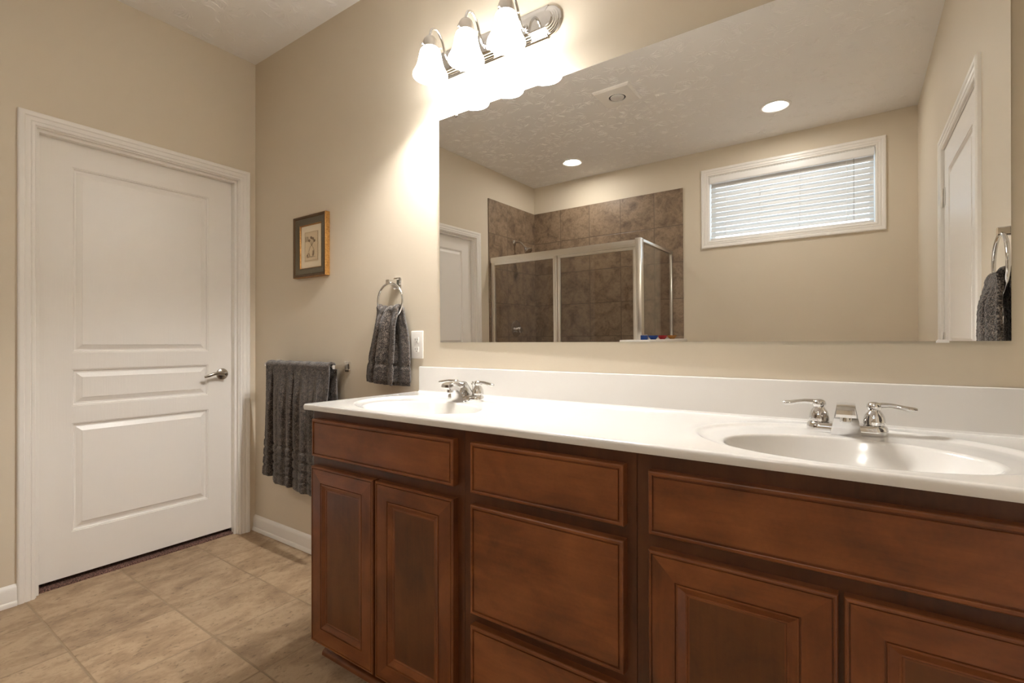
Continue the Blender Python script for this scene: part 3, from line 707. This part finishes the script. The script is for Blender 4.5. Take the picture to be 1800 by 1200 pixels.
mb = MB(); y = my(1.58, MZ1); mb.lathe([(.0075, 0), (.0075, -.003), (.004, -.005), (0, -.005)], (1.580, y - .0004, MZ1 - .0035), 'y', 18); mb.box(1.577, 1.583, y - .003, -.0004, MZ1 + .0004, MZ1 + .004); mb.build('mirror_clip', 'nickel', mr, weld=False)

# ------------------------------------------------------------------ vanity light
LZ0, LZ1 = 2.192, 2.314; LCX = 1.745; LH = .327; LCZ = (LZ0 + LZ1) / 2
vl = thing('vanity_light', 'chrome vanity light with three glowing bell shades above the mirror', 'wall light', (LCX, 0, LZ0))
mb = MB(); rows = []
def plate(ins, y_, notch=.010):
    hw, hh = LH - ins, (LZ1 - LZ0) / 2 - ins; pts = []
    st = hw - hh * .98
    def arc(sgn, a0, a1, r):
        for k in range(17):
            a_ = a0 + (a1 - a0) * k / 16; pts.append(Vector((LCX + sgn * st + r * math.cos(a_), y_, LCZ + r * math.sin(a_))))
    r = hh * .90
    pts.append(Vector((LCX + st, y_, LCZ - hh))); arc(1, -PI / 2, PI / 2, r); pts.append(Vector((LCX + st, y_, LCZ + hh)))
    pts.append(Vector((LCX - st, y_, LCZ + hh))); arc(-1, PI / 2, 3 * PI / 2, r); pts.append(Vector((LCX - st, y_, LCZ - hh)))
    return pts
for ins, y_ in ((0, -.0005), (0, -.006), (.003, -.009), (.009, -.009), (.010, -.013), (.0165, -.0145), (.0175, -.018), (.024, -.0195), (.025, -.023), (.031, -.0245), (.033, -.0275)): rows.append(plate(ins, y_))
mb.rings(rows, True, False, True); mb.build('back_plate', 'chrome', vl, 22)
SHY = -.144
for sx in (1.566, 1.746, 1.926):
    ax = sx - .004
    pts = []
    for k in range(25):
        u = k / 24
        ctrl = [(-.026, 2.250), (-.046, 2.243), (-.060, 2.262), (-.075, 2.300), (-.104, 2.329), (-.131, 2.322), (SHY, 2.296), (SHY, 2.274)]
        n_ = len(ctrl) - 1
        pos = u * n_; i = min(int(pos), n_ - 1); f = pos - i
        p0, p1, p2, p3 = ctrl[max(i - 1, 0)], ctrl[i], ctrl[i + 1], ctrl[min(i + 2, n_)]
        cr = lambda a_, b_, c_, d_: .5 * (2 * b_ + (c_ - a_) * f + (2 * a_ - 5 * b_ + 4 * c_ - d_) * f * f + (3 * b_ - a_ - 3 * c_ + d_) * f ** 3)
        pts.append((sx, cr(p0[0], p1[0], p2[0], p3[0]), cr(p0[1], p1[1], p2[1], p3[1])))
    mb = MB(); mb.tube(pts, .0052, 12); mb.lathe([(.013, 0), (.012, -.005), (.006, -.008)], (sx, -.027, 2.250), 'y', 20); am = mb.build('arm', 'chrome', vl, 50)
    mb = MB(); mb.lathe([(0.006, 2.287), (.010, 2.286), (.018, 2.282), (.0245, 2.274), (.0280, 2.264), (.0295, 2.252), (.0300, 2.238), (.0308, 2.234), (.0285, 2.234), (.027, 2.25)], (sx, SHY, 0), 'z', 36, cap=False)
    for k in range(3):
        a_ = 2 * PI * k / 3 + .5; c_, s_ = math.cos(a_), math.sin(a_)
        mb.tube([(sx + .030 * c_, SHY + .030 * s_, 2.239), (sx + .042 * c_, SHY + .042 * s_, 2.239)], .0016, 8)
        mb.tube([(sx + .041 * c_, SHY + .041 * s_, 2.239), (sx + .045 * c_, SHY + .045 * s_, 2.239)], .0038, 8)
    mb.build('socket_cap', 'capnickel', vl, 40)
    out = [(.0265, 2.247), (.0275, 2.240), (.0320, 2.236), (.0375, 2.228), (.0410, 2.216), (.0435, 2.200), (.0465, 2.184), (.0500, 2.168), (.0545, 2.153), (.0600, 2.140), (.0645, 2.131), (.0668, 2.124), (.0672, 2.119), (.0660, 2.117)]
    out = [(r, 2.247 - (2.247 - z_) * .892) for r, z_ in out]
    inn = [(r - .003, z_) for r, z_ in reversed(out)]
    mb = MB(); mb.lathe(out + inn[1:], (sx, SHY, 0), 'z', 48, cap=False); shd = mb.build('shade', 'shade', vl, 60)
    mb = MB(); mb.lathe([(.010, 2.250), (.011, 2.240), (.016, 2.230), (.024, 2.218), (.026, 2.208), (.022, 2.196), (.012, 2.188), (0, 2.186)], (sx, SHY, 0), 'z', 24); mb.build('bulb', 'bulb', shd, 60)
    lamp('bulb_light', 'POINT', (sx, SHY, 2.172), BULB_W, (1, .985, .955), (0, 0, 0), vl, shadow_soft_size=.012)

# ------------------------------------------------------------------ picture
px0, px1, pz0, pz1 = .437, .724, 1.446, 1.770
pf = thing('framed_picture', 'small framed sepia drawing in a gold and olive frame beside the corner', 'picture', ((px0 + px1) / 2, 0, pz0))
mb = MB(); path = [(px1, 0, pz0), (px1, 0, pz1), (px0, 0, pz1), (px0, 0, pz0)]
mb.sweep(path, [(0, .001), (0, .0245), (-.002, .0275)], (0, -1, 0), closed=True)
mb.build('frame_edge', 'gold', pf, 25)
mb = MB(); mb.sweep(path, [(-.002, .0275), (-.004, .0285), (-.009, .0285), (-.0115, .0265), (-.013, .0235), (-.016, .0225)], (0, -1, 0), closed=True); mb.build('outer_bead', 'bronze', pf, 25)
mb = MB(); mb.sweep(path, [(-.016, .0225), (-.018, .0238), (-.026, .022), (-.036, .0175), (-.044, .0165), (-.0475, .018)], (0, -1, 0), closed=True); mb.build('frame_face', 'olive', pf, 25)
mb = MB(); mb.sweep(path, [(-.0475, .018), (-.0495, .018), (-.0515, .012), (-.052, .010)], (0, -1, 0), closed=True); mb.build('inner_lip', 'gold', pf, 25)
e = .0515; mb = MB(); mb.box(px0 + e, px1 - e, -.0105, -.004, pz0 + e, pz1 - e); mt = mb.build('mat_board', 'cream', pf)
ax0, ax1, az0, az1 = px0 + .083, px1 - .083, pz0 + .083, pz1 - .083
pr_ = MB().box(ax0, ax1, -.0115, -.0105, az0, az1).build('print', 'print', pf)
# a plain still life: jug with stems on a small table, in sepia line
ink = MB(); acx = (ax0 + ax1) / 2; yk = -.0119
def stroke(pts, wd=.0008): ink.tube([(x, yk, z) for x, z in pts], [(wd, .0003)] * len(pts), 6)
def loopc(cx_, cz_, rx, rz, wd=.0008, n_=20): ink.tube([(cx_ + rx * math.cos(2 * PI * k / n_), yk, cz_ + rz * math.sin(2 * PI * k / n_)) for k in range(n_)], wd, 6, closed=True)
b0 = az0 + .022
stroke([(acx - .004, b0 + .058), (acx - .010, b0 + .052), (acx - .021, b0 + .034), (acx - .020, b0 + .014), (acx - .010, b0 + .003), (acx + .014, b0 + .003), (acx + .024, b0 + .014), (acx + .025, b0 + .034), (acx + .014, b0 + .052), (acx + .010, b0 + .058), (acx - .004, b0 + .058)], .0009)
stroke([(acx - .038, b0), (acx + .036, b0 + .001)], .0009)
loopc(acx - .024, b0 + .011, .010, .010); loopc(acx - .034, b0 + .008, .006, .007)
for dx, dz in ((-.020, .030), (-.004, .044), (.012, .038), (.024, .026)):
    stroke([(acx + .003, b0 + .058), (acx + .003 + dx * .5, b0 + .058 + dz * .55), (acx + .003 + dx, b0 + .058 + dz)]); loopc(acx + .003 + dx, b0 + .058 + dz, .0075, .0065)
    loopc(acx + .003 + dx, b0 + .058 + dz, .0035, .003)
for x_, z_, w_, h_ in ((ax0 + .012, az1 - .052, .020, .026), (ax0 + .016, az1 - .048, .012, .018)): stroke([(x_, z_), (x_ + w_, z_), (x_ + w_, z_ + h_), (x_, z_ + h_), (x_, z_)])
stroke([(ax0 + .004, az0 + .006), (ax1 - .004, az0 + .006), (ax1 - .004, az1 - .005), (ax0 + .004, az1 - .005), (ax0 + .004, az0 + .006)], .0005)
for k in range(5): stroke([(acx + .008 + k * .003, b0 + .008), (acx + .012 + k * .003, b0 + .034)], .0005)
ink.build('drawing', 'ink', pr_)

# ------------------------------------------------------------------ outlet
ox, oz = 1.350, 1.0925
ou = thing('wall_outlet', 'white duplex outlet plate on the wall beside the mirror', 'outlet', (ox, 0, oz - .06))
MB().box(ox - .0365, ox + .0365, -.0062, -.0003, oz - .0600, oz + .0600, .003, 3).build('cover_plate', 'plastic', ou)
for s_ in (-1, 1):
    zc = oz + s_ * .0205
    mb = MB(); n = 32
    def oc(r, y_): return [Vector((ox + max(-.0125, min(.0125, r * 1.1 * math.cos(2 * PI * k / n))), y_, zc + max(-.0118, min(.0118, r * math.sin(2 * PI * k / n) * 1.05)))) for k in range(n)]
    mb.rings([oc(.0150, -.006), oc(.0150, -.0082), oc(.0142, -.0088)], True, False, True); rc = mb.build('receptacle', 'plastic', ou, 40)
    mb = MB()
    for x_, h_ in ((-.0064, .0042), (.0064, .0034)): mb.box(ox + x_ - .0010, ox + x_ + .0010, -.0091, -.0086, zc + .0015 - h_ + .001, zc + .0015 + h_)
    mb.lathe([(.0022, -.0086), (.0022, -.0091), (0, -.0091)], (ox, 0, zc - .0078), 'y', 12); mb.build('slots', 'black', rc, weld=False)  # black blocks paint the shade inside the slot openings
MB().lathe([(.0028, -.006), (.0026, -.0072), (0, -.0074)], (ox, 0, oz), 'y', 14).build('screw', 'plastic', ou)

# ------------------------------------------------------------------ towel rail, ring, towels
def sq_post(mb, x, z, depth, s0=.024, s1=.0095):
    rows = []
    for k, y_ in ((1, -.0003), (1, -.005), (.90, -.007), (.78, -.009), (.62, -.020), (.46, -.034), (.40, -.048), (.40, -depth)):
        h = s0 * k; c = h * .25
        rows.append([Vector((x + a_, y_, z + b_)) for a_, b_ in ((h - c, -h), (h, -h + c), (h, h - c), (h - c, h), (-h + c, h), (-h, h - c), (-h, -h + c), (-h + c, -h))])
    mb.rings(rows, True, True, True); return mb
BZ, BY = .985, -.068
tb = thing('towel_rail', 'chrome towel rail with square posts behind the hanging bath towel', 'towel rail', (.562, 0, BZ))
for x in (.258, .866): sq_post(MB(), x, BZ, .079).build('post', 'chrome', tb, 25)
MB().box(.262, .862, BY - .0065, BY + .0065, BZ - .0065, BZ + .0065, .0015).build('bar', 'chrome', tb)

def sheet(nu, rows_front, thick, jitter, seed, mid):
    """closed cloth: centre surface sampled as grid[u][v] of points, offset both ways along its normals"""
    nv = len(rows_front[0])
    def nrm(i, k):
        a_ = rows_front[min(i + 1, nu - 1)][k] - rows_front[max(i - 1, 0)][k]; b_ = rows_front[i][min(k + 1, nv - 1)] - rows_front[i][max(k - 1, 0)]
        n_ = a_.cross(b_); return n_.normalized() if n_.length > 1e-9 else Vector((0, -1, 0))
    mb = MB(); A, B = [], []
    for i in range(nu):
        ra, rb = [], []
        for k in range(nv):
            p = rows_front[i][k]; n_ = nrm(i, k); th = thick(i / (nu - 1), k / (nv - 1))
            j1 = jitter * (noise.noise(p * 230 + Vector((seed, 0, 0))) + .6 * noise.noise(p * 95 + Vector((0, seed, 0))))
            j2 = jitter * (noise.noise(p * 230 + Vector((0, 0, seed + 9))) + .6 * noise.noise(p * 95 + Vector((3, seed, 0))))
            ra.append(mb.b.verts.new(p + n_ * (th + j1))); rb.append(mb.b.verts.new(p - n_ * (th * .8 + j2)))
        A.append(ra); B.append(rb)
    for i in range(nu - 1):
        for k in range(nv - 1):
            mb.b.faces.new((A[i][k], A[i + 1][k], A[i + 1][k + 1], A[i][k + 1])); mb.b.faces.new((B[i][k], B[i][k + 1], B[i + 1][k + 1], B[i + 1][k]))
    for k in range(nv - 1):
        mb.b.faces.new((A[0][k], A[0][k + 1], B[0][k + 1], B[0][k])); mb.b.faces.new((A[-1][k], B[-1][k], B[-1][k + 1], A[-1][k + 1]))
    for i in range(nu - 1):
        mb.b.faces.new((A[i][0], B[i][0], B[i + 1][0], A[i + 1][0])); mb.b.faces.new((A[i][-1], A[i + 1][-1], B[i + 1][-1], B[i][-1]))
    return mb
def smooth01(t): t = max(0, min(1, t)); return t * t * (3 - 2 * t)

def bath_towel():
    x0, x1 = .284, .838; nu = 200; R_ = .0165
    folds = [.118, .475]             # where the sections overlap
    grid = []
    for i in range(nu):
        u = i / (nu - 1); x = x0 + (x1 - x0) * u
        zb_ = .385 if u < folds[0] else .362 if u < folds[1] else .352
        front = [BZ - (BZ - zb_) * k / 220 for k in range(221)][::-1]      # bottom to bar
        col = []
        dv = min(abs(u - f) for f in folds)
        for z in front:
            h = (BZ - z) / (BZ - zb_)
            g = smooth01(h * 3.0)
            valley = .030 * math.exp(-(dv / .013) ** 2)
            sec = .010 if u < folds[0] else (.0 + .010 * smooth01((u - folds[0]) / .18)) if u < folds[1] else .004 + .008 * smooth01((u - folds[1]) / .2)
            rip = .0045 * math.sin(u * 31 + .6 * math.sin(z * 7)) + .0035 * math.sin(u * 55 + 1.3 + z * 3)
            y_ = BY - R_ - g * (.012 + rip - valley - (.012 if u < folds[0] else 0) + sec * h)
            xx = x + g * .012 * h * (-1 if u < folds[0] else .3)
            col.append(Vector((xx, y_, z)))
        for k in range(1, 12):
            a_ = PI * k / 12; col.append(Vector((x, BY - R_ * math.cos(a_), BZ + R_ * math.sin(a_) + .0015 * math.sin(u * 40))))
        for k in range(0, 150):
            z = BZ - (BZ - .44) * k / 149
            col.append(Vector((x + .004, BY + R_ + .006 * smooth01((BZ - z) * 4) + .003 * math.sin(u * 26), z)))
        grid.append(col)
    nfront = 221
    def thick(u, v):
        k = v * (len(grid[0]) - 1)
        th = .0062
        if k < nfront:
            i = int(u * (nu - 1)); zb_ = grid[i][0].z; dz = grid[i][min(int(k), nfront - 1)].z - zb_
            for c in (.058, .106, .154, .202):
                th -= .0062 * math.exp(-((dz - c) / .0060) ** 2)
            if dz < .206: th += .0030
            if dz < .010: th *= .35 + .65 * dz / .010
        return th
    return sheet(nu, grid, thick, .0011, 3.7, None)
bt = bath_towel().build('bath_towel', 'terry', smooth=180)
tag(bt, 'charcoal bath towel folded over the chrome rail beside the vanity', 'towel')

RR = .079; RZ = 1.2850; RYY = -.052
def ring_fixture(label):
    t = thing('towel_ring', label, 'towel ring', (0, 0, RZ - RR), 0, 'chrome towel rings')
    # built at x = 0 around the world origin wall, placed afterwards
    off = Vector((0, 0, RZ - RR))
    def bld(mb, name):
        for v in mb.b.verts: v.co -= off
        return mb.build(name, 'chrome', t, 35, local=True)
    mb = sq_post(MB(), -.008, RZ + RR + .005, .060, .026); bld(mb, 'post')
    mb = MB(); mb.tube([(RR * math.cos(2 * PI * k / 64), RYY, RZ + RR * math.sin(2 * PI * k / 64)) for k in range(64)], .0050, 12, closed=True); bld(mb, 'ring')
    return t
def hand_towel(label):
    nu = 110; grid = []; zt = 1.250
    for i in range(nu):
        u = i / (nu - 1); s_ = u * 2 - 1; col = []
        half_t, half_b = .066, .108
        zbot = .928 - .012 * u
        for k in range(150):
            h = 1 - k / 149          # 1 at bottom
            z = zt - (zt - zbot) * h
            wd = half_t + (half_b - half_t) * smooth01(h * 1.15) ** .8
            x = s_ * half_t + (s_ - .45 if s_ < .45 else (s_ - .45) * .2) * .030 * smooth01(h * 1.1) - .018 * h
            pl = .010 * math.cos(s_ * 4.2 + .9) + .0035 * math.sin(s_ * 9 + 1) * (1 - .4 * h)
            val = .020 * math.exp(-((s_ + .38) / .10) ** 2) * (1 - .55 * h)
            y_ = RYY - .014 - smooth01(h * 4) * .012 - pl * smooth01(h * 3 + .25) + val * smooth01(h * 5 + .1) - .008 * h
            sag = .010 * (1 - s_ * s_) * (1 - smooth01(h * 6)) * -1
            col.append(Vector((x, y_, z + sag)))
        for k in range(1, 10):
            a_ = PI * k / 10
            col.append(Vector((s_ * half_t, RYY - .014 * math.cos(a_), zt + .015 * math.sin(a_) - .010 * (1 - s_ * s_) + .004 * math.sin(s_ * 11))))
        for k in range(120):
            h = k / 119; z = zt - (zt - .912) * h
            wd = half_t + .012 * smooth01(h * 1.15)
            col.append(Vector((s_ * wd + .016 * smooth01(h * 2), RYY + .014 + .010 * smooth01(h * 3) + .004 * math.sin(s_ * 8) , z)))
        grid.append(col)
    def thick(u, v):
        k = v * (len(grid[0]) - 1); th = .0065
        i = int(u * (nu - 1)); kk = min(int(k), len(grid[0]) - 1)
        dz = grid[i][kk].z - (grid[i][0].z if kk < 150 else grid[i][-1].z)
        if dz < .30:
            th -= .0045 * math.exp(-((dz - .088) / .009) ** 2)
            if dz < .012: th *= .55
            if abs(dz - .014) < .003: th *= .8
        return th
    mb = sheet(nu, grid, thick, .0012, 8.1, None)
    off = Vector((0, 0, .91))
    for v in mb.b.verts: v.co -= off
    o = mb.build('hand_towel', 'terry', smooth=180, local=True); tag(o, label, 'towel', 'charcoal hand towels'); return o
rg = ring_fixture('chrome towel ring on the wall between the picture and the outlet')
ht = hand_towel('charcoal hand towel drooping from the ring beside the outlet')
rg.location = (1.231, 0, RZ - RR); ht.location = (1.231, 0, .91)
copy_tree(rg, (RW, -.275, RZ - RR + .012), -PI / 2, 'chrome towel ring on the door wall, seen at the mirror edge')
h2 = ht.copy(); C.objects.link(h2); h2.location = (RW, -.275, .922); h2.rotation_euler = (0, 0, -PI / 2); h2['label'] = 'charcoal hand towel hanging near the hinged door, seen at the mirror edge'
